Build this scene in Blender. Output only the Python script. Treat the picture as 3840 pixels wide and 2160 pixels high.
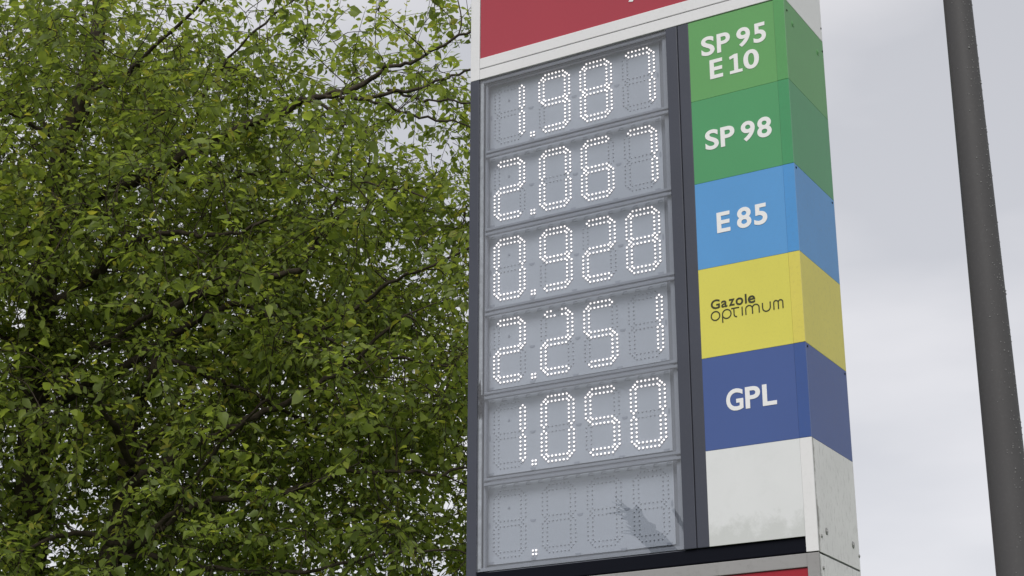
import bpy, bmesh, math, random
import numpy as np
from mathutils import Vector, Matrix

for o in list(bpy.data.objects):
    bpy.data.objects.remove(o)
SC = bpy.context.scene
COL = SC.collection
R = math.radians

# ------------------------------------------------------------------ camera
cam_d = bpy.data.cameras.new('camera'); cam = bpy.data.objects.new('camera', cam_d); COL.objects.link(cam)
cam_d.sensor_width = 36.0; cam_d.lens = 59.06; cam_d.clip_start = 0.05; cam_d.clip_end = 3000
right = Vector((0.8614, 0.5078, -0.0004)).normalized()
fwd = Vector((-0.4766, 0.8088, 0.3445)).normalized()
up = right.cross(fwd).normalized(); right = fwd.cross(up)
CAM = Vector((2.275, -6.220, 1.6))
cam.matrix_world = Matrix(((right.x, up.x, -fwd.x, CAM.x), (right.y, up.y, -fwd.y, CAM.y), (right.z, up.z, -fwd.z, CAM.z), (0, 0, 0, 1)))
SC.camera = cam
SC.view_settings.view_transform = 'Standard'; SC.view_settings.look = 'None'
SC.view_settings.exposure = 0.65; SC.view_settings.gamma = 1.0; SC.view_settings.use_curve_mapping = False

SC.render.engine = 'CYCLES'; SC.cycles.max_bounces = 14; SC.cycles.diffuse_bounces = 9; SC.cycles.transmission_bounces = 8; SC.cycles.transparent_max_bounces = 12

# ------------------------------------------------------------------ sky: overcast, a thin blue sky above grey cloud
SUN_EL, SUN_AZ = 46.0, 22.0            # azimuth: to the right of the sign's front normal (-Y)
world = bpy.data.worlds.new('World'); SC.world = world; world.use_nodes = True
nt = world.node_tree; N = nt.nodes; N.clear(); LK = nt.links.new
wout = N.new('ShaderNodeOutputWorld'); bg = N.new('ShaderNodeBackground'); bg.inputs['Strength'].default_value = 0.1
sky = N.new('ShaderNodeTexSky'); sky.sky_type = 'NISHITA'; sky.sun_disc = False
sky.sun_elevation = R(SUN_EL); sky.sun_rotation = R(180 - SUN_AZ); sky.dust_density = 3.0
tc = N.new('ShaderNodeTexCoord'); mp = N.new('ShaderNodeMapping'); mp.inputs['Scale'].default_value = (1.0, 1.0, 3.2)
n1 = N.new('ShaderNodeTexNoise'); n1.inputs['Scale'].default_value = 2.6; n1.inputs['Detail'].default_value = 5; n1.inputs['Roughness'].default_value = 0.45
LK(tc.outputs['Generated'], mp.inputs['Vector']); LK(mp.outputs['Vector'], n1.inputs['Vector'])
cr = N.new('ShaderNodeValToRGB')
cr.color_ramp.elements[0].position = 0.40; cr.color_ramp.elements[0].color = (3.86, 3.90, 4.14, 1)
cr.color_ramp.elements[1].position = 0.66; cr.color_ramp.elements[1].color = (5.35, 5.27, 5.42, 1)
LK(n1.outputs['Fac'], cr.inputs['Fac'])
mx = N.new('ShaderNodeMix'); mx.data_type = 'RGBA'; mx.inputs[0].default_value = 0.93
LK(sky.outputs['Color'], mx.inputs[6]); LK(cr.outputs['Color'], mx.inputs[7])
sz = N.new('ShaderNodeSeparateXYZ'); el = N.new('ShaderNodeMapRange'); LK(tc.outputs['Generated'], sz.inputs[0]); LK(sz.outputs['Z'], el.inputs[0])
el.inputs[1].default_value = 0.05; el.inputs[2].default_value = 0.5; el.inputs[3].default_value = 1.14; el.inputs[4].default_value = 0.98   # the cloud thins towards the horizon
sc = N.new('ShaderNodeVectorMath'); sc.operation = 'SCALE'; LK(mx.outputs[2], sc.inputs[0]); LK(el.outputs[0], sc.inputs['Scale'])
LK(sc.outputs[0], bg.inputs['Color']); LK(bg.outputs['Background'], wout.inputs['Surface'])

# ------------------------------------------------------------------ veiled sun
sun_d = bpy.data.lights.new('sun', 'SUN'); sun = bpy.data.objects.new('sun', sun_d); COL.objects.link(sun)
sun_d.energy = 1.5; sun_d.angle = R(35); sun_d.color = (1.0, 0.97, 0.93)
sdir = Vector((math.sin(R(SUN_AZ)) * math.cos(R(SUN_EL)), -math.cos(R(SUN_AZ)) * math.cos(R(SUN_EL)), math.sin(R(SUN_EL))))
sun.rotation_euler = sdir.to_track_quat('Z', 'Y').to_euler(); sun.location = (6, -12, 15)

# ------------------------------------------------------------------ helpers
S = 0.4                                   # one fuel row of the sign, in metres
def P(u, v, w=0.0):                       # sign units: right of its corner, down from the display's top, back from its face
    return Vector((u * S, w * S, 1.6 + (9.393 - v) * S))

def stain(m, axis, a, b_, amt, col):
    # grime that gathers towards one edge of the sheet, broken up by noise
    nt = m.node_tree; L = nt.links.new; bs = nt.nodes['Principled BSDF']
    tc = nt.nodes.new('ShaderNodeTexCoord'); sp = nt.nodes.new('ShaderNodeSeparateXYZ'); L(tc.outputs['Object'], sp.inputs[0])
    mr = nt.nodes.new('ShaderNodeMapRange'); mr.inputs[1].default_value = a; mr.inputs[2].default_value = b_; L(sp.outputs[axis], mr.inputs[0])
    n = nt.nodes.new('ShaderNodeTexNoise'); n.inputs['Scale'].default_value = 14.0; n.inputs['Detail'].default_value = 7; n.inputs['Roughness'].default_value = 0.65; L(tc.outputs['Object'], n.inputs['Vector'])
    ad = nt.nodes.new('ShaderNodeMath'); ad.operation = 'MULTIPLY_ADD'; ad.inputs[1].default_value = 1.0; L(mr.outputs[0], ad.inputs[0]); L(n.outputs['Fac'], ad.inputs[2])
    m2 = nt.nodes.new('ShaderNodeMapRange'); m2.inputs[1].default_value = 1.12; m2.inputs[2].default_value = 1.32; m2.inputs[4].default_value = amt; L(ad.outputs[0], m2.inputs[0])
    mx_ = nt.nodes.new('ShaderNodeMix'); mx_.data_type = 'RGBA'; mx_.inputs[7].default_value = (*col, 1); L(m2.outputs[0], mx_.inputs[0])
    if bs.inputs['Base Color'].links: L(bs.inputs['Base Color'].links[0].from_socket, mx_.inputs[6])
    L(mx_.outputs[2], bs.inputs['Base Color'])

def mat(name, col, rough=0.5, spec=0.5, metal=0.0, coat=0.0, var=0.0, vscale=6.0, bump=0.0, bscale=60.0, streak=0.0, dirt=None, dirt_amt=0.0, dirt_scale=5.0):
    m = bpy.data.materials.new(name); m.use_nodes = True; nt = m.node_tree; b = nt.nodes['Principled BSDF']; L = nt.links.new
    b.inputs['Roughness'].default_value = rough; b.inputs['Specular IOR Level'].default_value = spec
    b.inputs['Metallic'].default_value = metal; b.inputs['Coat Weight'].default_value = coat; b.inputs['Coat Roughness'].default_value = 0.06
    b.inputs['Base Color'].default_value = (*col, 1)
    tc = nt.nodes.new('ShaderNodeTexCoord')
    src = None
    if var:
        n = nt.nodes.new('ShaderNodeTexNoise'); n.inputs['Scale'].default_value = vscale; n.inputs['Detail'].default_value = 5
        L(tc.outputs['Object'], n.inputs['Vector'])
        mr = nt.nodes.new('ShaderNodeMapRange'); mr.inputs[1].default_value = 0.25; mr.inputs[2].default_value = 0.75
        mr.inputs[3].default_value = 1 - var; mr.inputs[4].default_value = 1 + var; L(n.outputs['Fac'], mr.inputs[0])
        mul = nt.nodes.new('ShaderNodeVectorMath'); mul.operation = 'SCALE'; mul.inputs[0].default_value = col; L(mr.outputs[0], mul.inputs['Scale'])
        src = mul.outputs[0]
    if dirt is not None:                  # rain-washed grime with its own shape: specks and vertical runs
        mpn = nt.nodes.new('ShaderNodeMapping'); mpn.inputs['Scale'].default_value = (dirt_scale, dirt_scale, dirt_scale * (0.35 if streak else 1.0))
        L(tc.outputs['Object'], mpn.inputs['Vector'])
        n = nt.nodes.new('ShaderNodeTexNoise'); n.inputs['Scale'].default_value = 4.0; n.inputs['Detail'].default_value = 8; n.inputs['Roughness'].default_value = 0.7
        L(mpn.outputs['Vector'], n.inputs['Vector'])
        mr = nt.nodes.new('ShaderNodeMapRange'); mr.inputs[1].default_value = 0.52; mr.inputs[2].default_value = 0.78; mr.inputs[4].default_value = dirt_amt
        L(n.outputs['Fac'], mr.inputs[0])
        mixn = nt.nodes.new('ShaderNodeMix'); mixn.data_type = 'RGBA'; mixn.inputs[6].default_value = (*col, 1); mixn.inputs[7].default_value = (*dirt, 1)
        L(mr.outputs[0], mixn.inputs[0])
        if src is not None: L(src, mixn.inputs[6])
        src = mixn.outputs[2]
    if src is not None: L(src, b.inputs['Base Color'])
    if bump:
        n = nt.nodes.new('ShaderNodeTexNoise'); n.inputs['Scale'].default_value = bscale; n.inputs['Detail'].default_value = 6
        L(tc.outputs['Object'], n.inputs['Vector'])
        bp = nt.nodes.new('ShaderNodeBump'); bp.inputs['Strength'].default_value = bump; bp.inputs['Distance'].default_value = 0.01
        L(n.outputs['Fac'], bp.inputs['Height']); L(bp.outputs['Normal'], b.inputs['Normal'])
    return m

def tag(o, label=None, cat=None, group=None, kind=None):
    if label: o['label'] = label
    if cat: o['category'] = cat
    if group: o['group'] = group
    if kind: o['kind'] = kind
    return o

def link(name, me, parent=None, m=None, smooth=False):
    o = bpy.data.objects.new(name, me); COL.objects.link(o)
    if m is not None:
        me.materials.clear(); me.materials.append(m)
    if parent is not None:
        o.parent = parent; o.matrix_parent_inverse = parent_world(parent).inverted()
    if smooth:
        me.polygons.foreach_set('use_smooth', [True] * len(me.polygons))
    return o

def parent_world(p):
    mtx = Matrix.LocRotScale(p.location, p.rotation_euler, p.scale)
    if p.parent: mtx = parent_world(p.parent) @ p.matrix_parent_inverse @ mtx
    return mtx

def empty(name, loc):
    o = bpy.data.objects.new(name, None); o.location = loc; o.empty_display_size = 0.2; COL.objects.link(o); return o

def bm_to(name, bm):
    bmesh.ops.recalc_face_normals(bm, faces=bm.faces)
    me = bpy.data.meshes.new(name); bm.to_mesh(me); bm.free(); return me

def add_box(bm, a, b, bev=0.0):
    lo = Vector((min(a[i], b[i]) for i in range(3))); hi = Vector((max(a[i], b[i]) for i in range(3)))
    r = bmesh.ops.create_cube(bm, size=1.0, matrix=Matrix.Translation((lo + hi) / 2) @ Matrix.Diagonal((*(hi - lo), 1)))
    if bev:
        vs = r['verts']; es = list({e for v in vs for e in v.link_edges})
        bmesh.ops.bevel(bm, geom=es, offset=bev, segments=2, affect='EDGES', profile=0.6)

def slab(name, u0, u1, v0, v1, w0, w1, m, parent, bev=0.0015):       # a sign piece given in sign units
    bm = bmesh.new(); add_box(bm, P(u0, v0, w0), P(u1, v1, w1), bev)
    return link(name, bm_to(name, bm), parent, m)

def tube_arrays(pts, radii, sides):
    pts = np.asarray(pts, float); n = len(pts)
    t = np.gradient(pts, axis=0); t /= np.linalg.norm(t, axis=1)[:, None] + 1e-9
    ref = np.array([0.31, 0.2, 0.93]) if abs(t[:, 2]).mean() < 0.8 else np.array([0.95, 0.3, 0.1])
    a = np.cross(t, ref); a /= np.linalg.norm(a, axis=1)[:, None] + 1e-9
    b = np.cross(t, a)
    th = np.linspace(0, 2 * np.pi, sides, endpoint=False)
    ring = (a[:, None, :] * np.cos(th)[None, :, None] + b[:, None, :] * np.sin(th)[None, :, None]) * np.asarray(radii)[:, None, None] + pts[:, None, :]
    V = ring.reshape(-1, 3)
    i = np.arange(n - 1)[:, None] * sides; k = np.arange(sides)[None, :]; k2 = (k + 1) % sides
    F = np.stack([i + k, i + k2, i + sides + k2, i + sides + k], -1).reshape(-1, 4)
    return V, F

def np_mesh(name, V, F, attr=None, smooth=True):
    me = bpy.data.meshes.new(name); V = np.asarray(V, np.float32); F = np.asarray(F, np.int32)
    me.vertices.add(len(V)); me.vertices.foreach_set('co', V.ravel())
    k = F.shape[1]; me.loops.add(F.size); me.loops.foreach_set('vertex_index', F.ravel())
    me.polygons.add(len(F)); me.polygons.foreach_set('loop_start', np.arange(len(F), dtype=np.int32) * k)
    me.update(calc_edges=True); me.validate()
    if attr is not None:
        at = me.attributes.new('tint', 'FLOAT', 'POINT'); at.data.foreach_set('value', np.asarray(attr, np.float32))
    if smooth: me.polygons.foreach_set('use_smooth', np.ones(len(me.polygons), bool))
    return me

def smooth_path(pts, rng=None, wob=0.0, sub=4):
    pts = np.asarray(pts, float); out = []
    n = len(pts)
    for i in range(n - 1):
        p0, p1, p2, p3 = pts[max(i - 1, 0)], pts[i], pts[i + 1], pts[min(i + 2, n - 1)]
        for s in range(sub):
            t = s / sub
            out.append(0.5 * ((2 * p1) + (-p0 + p2) * t + (2 * p0 - 5 * p1 + 4 * p2 - p3) * t * t + (-p0 + 3 * p1 - 3 * p2 + p3) * t ** 3))
    out.append(pts[-1]); out = np.array(out)
    if wob and rng is not None: out[1:-1] += rng.normal(0, wob, out[1:-1].shape)
    return out

# ------------------------------------------------------------------ materials
GRIME = (0.10, 0.10, 0.085)
M = {}
M['white'] = mat('white_paint', (0.74, 0.74, 0.745), 0.42, 0.4, var=0.025, vscale=3, dirt=GRIME, dirt_amt=0.10, dirt_scale=9)
M['white_dirty'] = mat('white_paint_weathered', (0.735, 0.73, 0.725), 0.5, 0.35, var=0.05, vscale=5, dirt=(0.17, 0.165, 0.14), dirt_amt=0.55, dirt_scale=16, streak=1)
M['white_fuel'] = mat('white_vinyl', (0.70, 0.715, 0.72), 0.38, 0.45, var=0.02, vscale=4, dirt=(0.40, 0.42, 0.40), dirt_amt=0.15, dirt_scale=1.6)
M['trim'] = mat('pale_aluminium', (0.70, 0.70, 0.715), 0.4, 0.5, var=0.03, vscale=4, dirt=GRIME, dirt_amt=0.12, dirt_scale=14)
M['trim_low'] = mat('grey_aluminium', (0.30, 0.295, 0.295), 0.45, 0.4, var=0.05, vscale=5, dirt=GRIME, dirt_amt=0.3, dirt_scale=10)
M['red'] = mat('red_panel', (0.36, 0.026, 0.045), 0.22, 0.5, coat=0.35, var=0.04, vscale=2)
M['red_low'] = mat('red_panel_lower', (0.34, 0.020, 0.034), 0.4, 0.25, var=0.04, vscale=2)
M['dark'] = mat('anthracite', (0.052, 0.057, 0.078), 0.42, 0.4, var=0.08, vscale=3, dirt=(0.12, 0.12, 0.12), dirt_amt=0.15, dirt_scale=14)
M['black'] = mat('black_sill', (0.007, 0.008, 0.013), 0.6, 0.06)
M['gap'] = mat('gap_black', (0.02, 0.02, 0.022), 0.8, 0.1)
M['inner'] = mat('display_back', (0.20, 0.208, 0.235), 0.5, 0.3, var=0.05)
M['frame'] = mat('display_aluminium', (0.235, 0.245, 0.28), 0.4, 0.5, var=0.08, vscale=8)
M['seal'] = mat('weathered_seal', (0.40, 0.41, 0.43), 0.6, 0.3, var=0.25, vscale=40)
M['panel'] = mat('display_board', (0.41, 0.428, 0.475), 0.13, 0.5, var=0.03, vscale=3)
M['clip'] = mat('board_slot', (0.28, 0.295, 0.34), 0.35, 0.4)
M['led_off'] = mat('led_clear', (0.39, 0.405, 0.44), 0.16, 0.6)
M['screw'] = mat('screw_metal', (0.28, 0.28, 0.27), 0.4, 0.5, metal=0.6)
M['letter'] = mat('white_lettering', (0.80, 0.80, 0.80), 0.4, 0.4)
M['ink'] = mat('olive_lettering', (0.045, 0.045, 0.02), 0.5, 0.3)
FUEL = {'g1': (0.115, 0.335, 0.105), 'g2': (0.070, 0.300, 0.120), 'lb': (0.090, 0.300, 0.620), 'ye': (0.66, 0.61, 0.095), 'db': (0.050, 0.095, 0.285)}
for k, c in FUEL.items():
    M[k] = mat('fuel_' + k, c, 0.30, 0.45, coat=0.15, var=0.035, vscale=3, dirt=(0.12, 0.12, 0.10), dirt_amt=0.12, dirt_scale=22)
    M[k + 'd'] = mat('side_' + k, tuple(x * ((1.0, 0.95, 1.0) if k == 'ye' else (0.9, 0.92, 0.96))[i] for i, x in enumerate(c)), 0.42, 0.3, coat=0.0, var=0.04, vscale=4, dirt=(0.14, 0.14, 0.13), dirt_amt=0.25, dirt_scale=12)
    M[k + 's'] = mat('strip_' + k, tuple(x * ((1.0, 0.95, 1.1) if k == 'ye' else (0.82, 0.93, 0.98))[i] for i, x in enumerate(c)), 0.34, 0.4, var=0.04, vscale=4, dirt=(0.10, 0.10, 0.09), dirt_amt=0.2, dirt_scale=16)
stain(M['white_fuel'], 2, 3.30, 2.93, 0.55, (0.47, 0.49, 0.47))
stain(M['white_dirty'], 1, 0.07, 0.0, 0.8, (0.14, 0.13, 0.11))
M['asphalt'] = mat('asphalt', (0.055, 0.055, 0.057), 0.9, 0.3, var=0.2, vscale=2, bump=0.4, bscale=90)
M['grassy'] = mat('verge_grass', (0.06, 0.10, 0.03), 0.9, 0.2, var=0.3, vscale=1.5, bump=0.5, bscale=20)
M['kerb'] = mat('kerb_concrete', (0.33, 0.32, 0.30), 0.85, 0.3, var=0.12, vscale=4)
M['pole'] = mat('pole_paint', (0.072, 0.070, 0.072), 0.6, 0.22, var=0.06, vscale=3, dirt=(0.16, 0.16, 0.16), dirt_amt=0.2, dirt_scale=25)
M['drop'] = mat('pole_grit', (0.22, 0.22, 0.22), 0.5, 0.5)
M['bark'] = mat('bark', (0.050, 0.040, 0.030), 0.9, 0.2, var=0.45, vscale=14, bump=0.9, bscale=35)
M['twig'] = mat('twig_bark', (0.045, 0.035, 0.024), 0.85, 0.2, var=0.3, vscale=20)
M['far'] = mat('stand_in_bark', (0.03, 0.03, 0.03), 0.9, 0.2, var=0.3, vscale=10)

led = bpy.data.materials.new('led_lit'); led.use_nodes = True; b = led.node_tree.nodes['Principled BSDF']
b.inputs['Base Color'].default_value = (0.8, 0.8, 0.8, 1); b.inputs['Emission Color'].default_value = (1.0, 0.90, 0.855, 1)
la = led.node_tree.nodes.new('ShaderNodeAttribute'); la.attribute_name = 'glow'; led.node_tree.links.new(la.outputs['Fac'], b.inputs['Emission Strength'])
M['led'] = led

gl = bpy.data.materials.new('pane_glass'); gl.use_nodes = True; g = gl.node_tree; g.nodes.clear()
go = g.nodes.new('ShaderNodeOutputMaterial'); gm = g.nodes.new('ShaderNodeMixShader'); gt = g.nodes.new('ShaderNodeBsdfTransparent'); gg = g.nodes.new('ShaderNodeBsdfGlossy')
gg.inputs['Roughness'].default_value = 0.0; gt.inputs['Color'].default_value = (0.955, 0.97, 0.985, 1)
lw = g.nodes.new('ShaderNodeLayerWeight'); lw.inputs['Blend'].default_value = 0.5
pw = g.nodes.new('ShaderNodeMath'); pw.operation = 'POWER'; pw.inputs[1].default_value = 5.0
ma = g.nodes.new('ShaderNodeMath'); ma.operation = 'MULTIPLY_ADD'; ma.inputs[1].default_value = 0.95; ma.inputs[2].default_value = 0.085
g.links.new(lw.outputs['Facing'], pw.inputs[0]); g.links.new(pw.outputs[0], ma.inputs[0]); g.links.new(ma.outputs[0], gm.inputs[0])
g.links.new(gt.outputs[0], gm.inputs[1]); g.links.new(gg.outputs[0], gm.inputs[2]); g.links.new(gm.outputs[0], go.inputs['Surface'])
M['glass'] = gl

lf = bpy.data.materials.new('leaf_green'); lf.use_nodes = True; t = lf.node_tree; b = t.nodes['Principled BSDF']; out = t.nodes['Material Output']
at = t.nodes.new('ShaderNodeAttribute'); at.attribute_name = 'tint'
rp = t.nodes.new('ShaderNodeValToRGB'); e = rp.color_ramp.elements
e[0].position = 0.0; e[0].color = (0.120, 0.164, 0.036, 1); e[1].position = 1.0; e[1].color = (0.32, 0.31, 0.05, 1)
x = e.new(0.45); x.color = (0.218, 0.280, 0.055, 1); x = e.new(0.82); x.color = (0.278, 0.338, 0.064, 1)
t.links.new(at.outputs['Fac'], rp.inputs['Fac'])
ge = t.nodes.new('ShaderNodeNewGeometry'); pale = t.nodes.new('ShaderNodeMix'); pale.data_type = 'RGBA'; pale.inputs[7].default_value = (0.19, 0.235, 0.115, 1)
pm = t.nodes.new('ShaderNodeMath'); pm.operation = 'MULTIPLY'; pm.inputs[1].default_value = 0.55; t.links.new(ge.outputs['Backfacing'], pm.inputs[0])
t.links.new(pm.outputs[0], pale.inputs[0]); t.links.new(rp.outputs['Color'], pale.inputs[6]); t.links.new(pale.outputs[2], b.inputs['Base Color'])   # leaves are paler underneath
b.inputs['Roughness'].default_value = 0.5; b.inputs['Specular IOR Level'].default_value = 0.35
tr = t.nodes.new('ShaderNodeBsdfTranslucent'); gmul = t.nodes.new('ShaderNodeVectorMath'); gmul.operation = 'MULTIPLY'; gmul.inputs[1].default_value = (1.5, 1.5, 0.95)
t.links.new(rp.outputs['Color'], gmul.inputs[0]); t.links.new(gmul.outputs[0], tr.inputs['Color'])
ms = t.nodes.new('ShaderNodeMixShader'); ms.inputs[0].default_value = 0.58
t.links.new(b.outputs[0], ms.inputs[1]); t.links.new(tr.outputs[0], ms.inputs[2]); t.links.new(ms.outputs[0], out.inputs['Surface'])
M['leaf'] = lf

# ------------------------------------------------------------------ ground
def sheet(name, x0, x1, y0, y1, z, m):
    bm = bmesh.new(); vs = [bm.verts.new(c) for c in ((x0, y0, z), (x1, y0, z), (x1, y1, z), (x0, y1, z))]; bm.faces.new(vs)
    return tag(link(name, bm_to(name, bm), None, m), kind='structure')
sheet('ground', -1500, 1500, -1500, 1500, 0.0, M['grassy'])
sheet('road', -60, 60, -11, -2.6, 0.004, M['asphalt'])
bm = bmesh.new(); add_box(bm, (-60, -2.6, -0.05), (60, -2.45, 0.12), 0.01)
tag(link('kerb', bm_to('kerb', bm), None, M['kerb']), kind='structure')

# ------------------------------------------------------------------ the price sign
D = 1.2137                                # its depth in sign units
VT, VB = -3.2, 13.3                       # top of the header, just under the ground line
sign = empty('price_sign', (-2.03 * S, D * S / 2, 0.0))
tag(sign, 'tall fuel price sign with lit white digits and coloured fuel panels', 'price sign')
slab('cabinet', -4.045, -0.02, VT + 0.02, 13.38, 0.20, D - 0.012, M['inner'], sign, 0.004)
slab('back_panel', -4.05, -0.01, VT, 13.38, D - 0.008, D + 0.02, M['white_dirty'], sign)
# header
slab('header_panel', -3.930, -0.128, VT + 0.15, -0.297, 0.012, 0.03, M['red'], sign, 0.001)
slab('header_backing', -3.94, -0.02, VT + 0.02, -0.02, 0.035, 0.19, M['gap'], sign)
slab('header_trim', -3.932, -0.002, -0.295, -0.157, 0.0, 0.034, M['trim'], sign, 0.0025)
slab('header_trim', -3.932, -0.002, -0.145, -0.010, 0.0, 0.034, M['trim'], sign, 0.0025)
slab('header_trim', -3.932, -0.002, VT, VT + 0.145, 0.0, 0.034, M['trim'], sign, 0.0025)
slab('upper_post', -4.062, -3.936, VT, -0.012, 0.0, 0.195, M['trim'], sign, 0.0025)
slab('upper_post', -0.124, -0.003, VT + 0.15, -0.300, 0.0, 0.033, M['trim'], sign, 0.0025)
# the foot of one letter of the header shows at the top of the picture
bm = bmesh.new()
quad = [(-1.900, -0.497), (-1.848, -0.484), (-1.56, -0.9), (-1.68, -0.9)]
front = [bm.verts.new(P(u, v, 0.006)) for u, v in quad]; back = [bm.verts.new(P(u, v, 0.0115)) for u, v in quad]
bm.faces.new(front); bm.faces.new(back[::-1])
for i in range(4): bm.faces.new((front[i], back[i], back[(i + 1) % 4], front[(i + 1) % 4]))
link('header_letter', bm_to('header_letter', bm), sign, M['letter'])
# dark frame
slab('frame_post', -4.062, -3.938, -0.008, 6.145, 0.0, 0.195, M['dark'], sign, 0.003)
slab('mullion', -1.440, -1.300, -0.004, 5.994, 0.0, 0.19, M['dark'], sign, 0.003)
slab('mullion', -1.292, -1.158, -0.004, 5.994, 0.006, 0.19, M['dark'], sign, 0.003)
slab('mullion_seam', -1.300, -1.292, -0.004, 5.99, 0.02, 0.18, M['gap'], sign, 0)
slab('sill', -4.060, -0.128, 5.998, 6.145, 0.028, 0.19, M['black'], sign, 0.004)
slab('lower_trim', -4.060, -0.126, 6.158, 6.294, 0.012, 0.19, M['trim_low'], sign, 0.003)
slab('lower_panel', -4.055, -0.130, 6.298, 13.1, 0.03, 0.19, M['red_low'], sign, 0.002)
# display case: seal, top and bottom rails, walls
slab('display_back', -3.936, -1.441, 0.0, 5.99, 0.180, 0.198, M['inner'], sign, 0)
slab('edge_seal', -3.936, -3.896, 0.02, 5.975, 0.035, 0.06, M['seal'], sign, 0.002)
slab('edge_rail', -3.890, -3.862, 0.03, 5.96, 0.075, 0.12, M['frame'], sign, 0.002)
slab('edge_rail', -1.530, -1.475, 0.03, 5.96, 0.09, 0.14, M['frame'], sign, 0.002)
slab('top_rail', -3.936, -1.442, 0.004, 0.035, 0.035, 0.06, M['frame'], sign, 0.002)
slab('top_rail', -3.93, -1.442, 0.042, 0.060, 0.09, 0.12, M['inner'], sign, 0.002)
slab('bottom_rail', -3.936, -1.442, 5.945, 5.985, 0.035, 0.075, M['frame'], sign, 0.002)
for k in range(1, 6):
    slab('row_rail', -3.872, -1.450, k - 0.058, k - 0.026, 0.045, 0.085, M['frame'], sign, 0.0025)
    slab('row_rail', -3.872, -1.450, k - 0.004, k + 0.030, 0.045, 0.085, M['frame'], sign, 0.0025)
slab('glass_pane', -3.935, -1.443, 0.002, 5.988, 0.010, 0.022, M['glass'], sign, 0)

# black tape left on the seal at the fifth row
rng = np.random.default_rng(5)
bm = bmesh.new()
for (u, v, du, dv) in ((-3.922, 3.93, 0.018, 0.12), (-3.895, 4.02, 0.034, 0.055), (-3.915, 4.14, 0.019, 0.10), (-3.888, 4.15, 0.012, 0.10)):
    n = 11; ring = []
    for i in range(n):
        a = 2 * math.pi * i / n; r = 0.75 + 0.5 * rng.random(); ring.append((u + du * r * math.cos(a), v + dv * r * math.sin(a)))
    f = [bm.verts.new(P(uu, vv, 0.026)) for uu, vv in ring]; bk = [bm.verts.new(P(uu, vv, 0.034)) for uu, vv in ring]
    bm.faces.new(f); bm.faces.new(bk[::-1])
    for i in range(n): bm.faces.new((f[i], bk[i], bk[(i + 1) % n], f[(i + 1) % n]))
tag(link('tape', bm_to('tape', bm), sign, M['gap']), 'torn black tape on the display edge')

# ---- digits: every segment is two lines of six LEDs with a pointed end
HX, VY = 0.0479, 0.0472
def seg_h(y, s0, s1): return [(i * HX, y) for i in range(6)] + [(i * HX, y + 0.060) for i in range(6)] + [(-0.031, y + 0.030), (0.270, y + 0.030)]
def seg_v(x, y): return [(x, y + i * VY) for i in range(6)] + [(x + 0.0597, y + i * VY) for i in range(6)] + [(x + 0.030, y - 0.030), (x + 0.030, y + 5 * VY + 0.030)]
SEG = {'a': seg_h(0.0, 0, 0), 'g': seg_h(0.3405, 0, 0), 'd': seg_h(0.683, 0, 0), 'f': seg_v(-0.0835, 0.0825), 'b': seg_v(0.2635, 0.0825), 'e': seg_v(-0.0835, 0.4225), 'c': seg_v(0.2635, 0.4225)}
# tips shared by two segments sit close together; keep each of them
LIT = {'0': 'abcdef', '1': 'bc', '2': 'abged', '5': 'afgcd', '6': 'afgedc', '7': 'abc', '8': 'abcdefg', '9': 'abcdfg', ' ': ''}
DIG_U = (-3.722, -3.104, -2.547, -1.993)
DEC = [(-3.305, 0.788), (-3.264, 0.788), (-3.305, 0.828), (-3.264, 0.828)]
BOARD_W = 0.168                            # board face; the LEDs' tips stand proud of it
LED_H, LED_R = 0.009, 0.0050
def led_geo(r, h):
    # a short clear stem and a rounded cap pointing out of the board (-Y); returns verts, faces and cap flags
    seg = 8; V = []; F = []; cap = []
    rings = [(0.0, r), (h - r * 0.9, r), (h - r * 0.9 + r * 0.62, r * 0.78)]
    for hh, rr in rings:
        for i in range(seg):
            a = 2 * math.pi * i / seg; V.append((rr * math.cos(a), -hh, rr * math.sin(a)))
    V.append((0, -h, 0))
    for j in range(2):
        for i in range(seg):
            F.append((j * seg + i, j * seg + (i + 1) % seg, (j + 1) * seg + (i + 1) % seg, (j + 1) * seg + i)); cap.append(j > 0)
    for i in range(seg):
        F.append((2 * seg + i, 2 * seg + (i + 1) % seg, 3 * seg)); cap.append(True)
    return V, F, cap
def led_mesh(name, spots, lit):
    gv, gf, cp = led_geo(LED_R if lit else LED_R * 0.70, LED_H if lit else LED_H * 0.55)
    V = []; F = []; mi = []
    for u, v in spots:
        c = P(u, v, BOARD_W); base = len(V)
        V += [(c.x + x, c.y + y, c.z + z) for x, y, z in gv]; F += [tuple(base + i for i in f) for f in gf]; mi += [1 if (q and lit) else 0 for q in cp]
    me = bpy.data.meshes.new(name); me.from_pydata(V, [], F); me.materials.append(M['led_off']); me.materials.append(M['led'])
    me.polygons.foreach_set('material_index', mi); me.polygons.foreach_set('use_smooth', [True] * len(me.polygons))
    bm = bmesh.new(); bm.from_mesh(me); bmesh.ops.recalc_face_normals(bm, faces=bm.faces); bm.to_mesh(me); bm.free()
    at = me.attributes.new('glow', 'FLOAT', 'POINT')             # no two LEDs burn equally bright
    at.data.foreach_set('value', np.repeat([rngl.uniform(0.72, 1.05) for _ in spots], len(gv)).astype(np.float32))
    return me

def board_shape(name, poly, u, v, m, parent, w0, w1):
    bm = bmesh.new(); f = [bm.verts.new(P(u + a, v + b_, w0)) for a, b_ in poly]; k = [bm.verts.new(P(u + a, v + b_, w1)) for a, b_ in poly]; n = len(poly)
    bm.faces.new(f); bm.faces.new(k[::-1])
    for i in range(n): bm.faces.new((f[i], k[i], k[(i + 1) % n], f[(i + 1) % n]))
    return link(name, bm_to(name, bm), parent, m)

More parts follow.
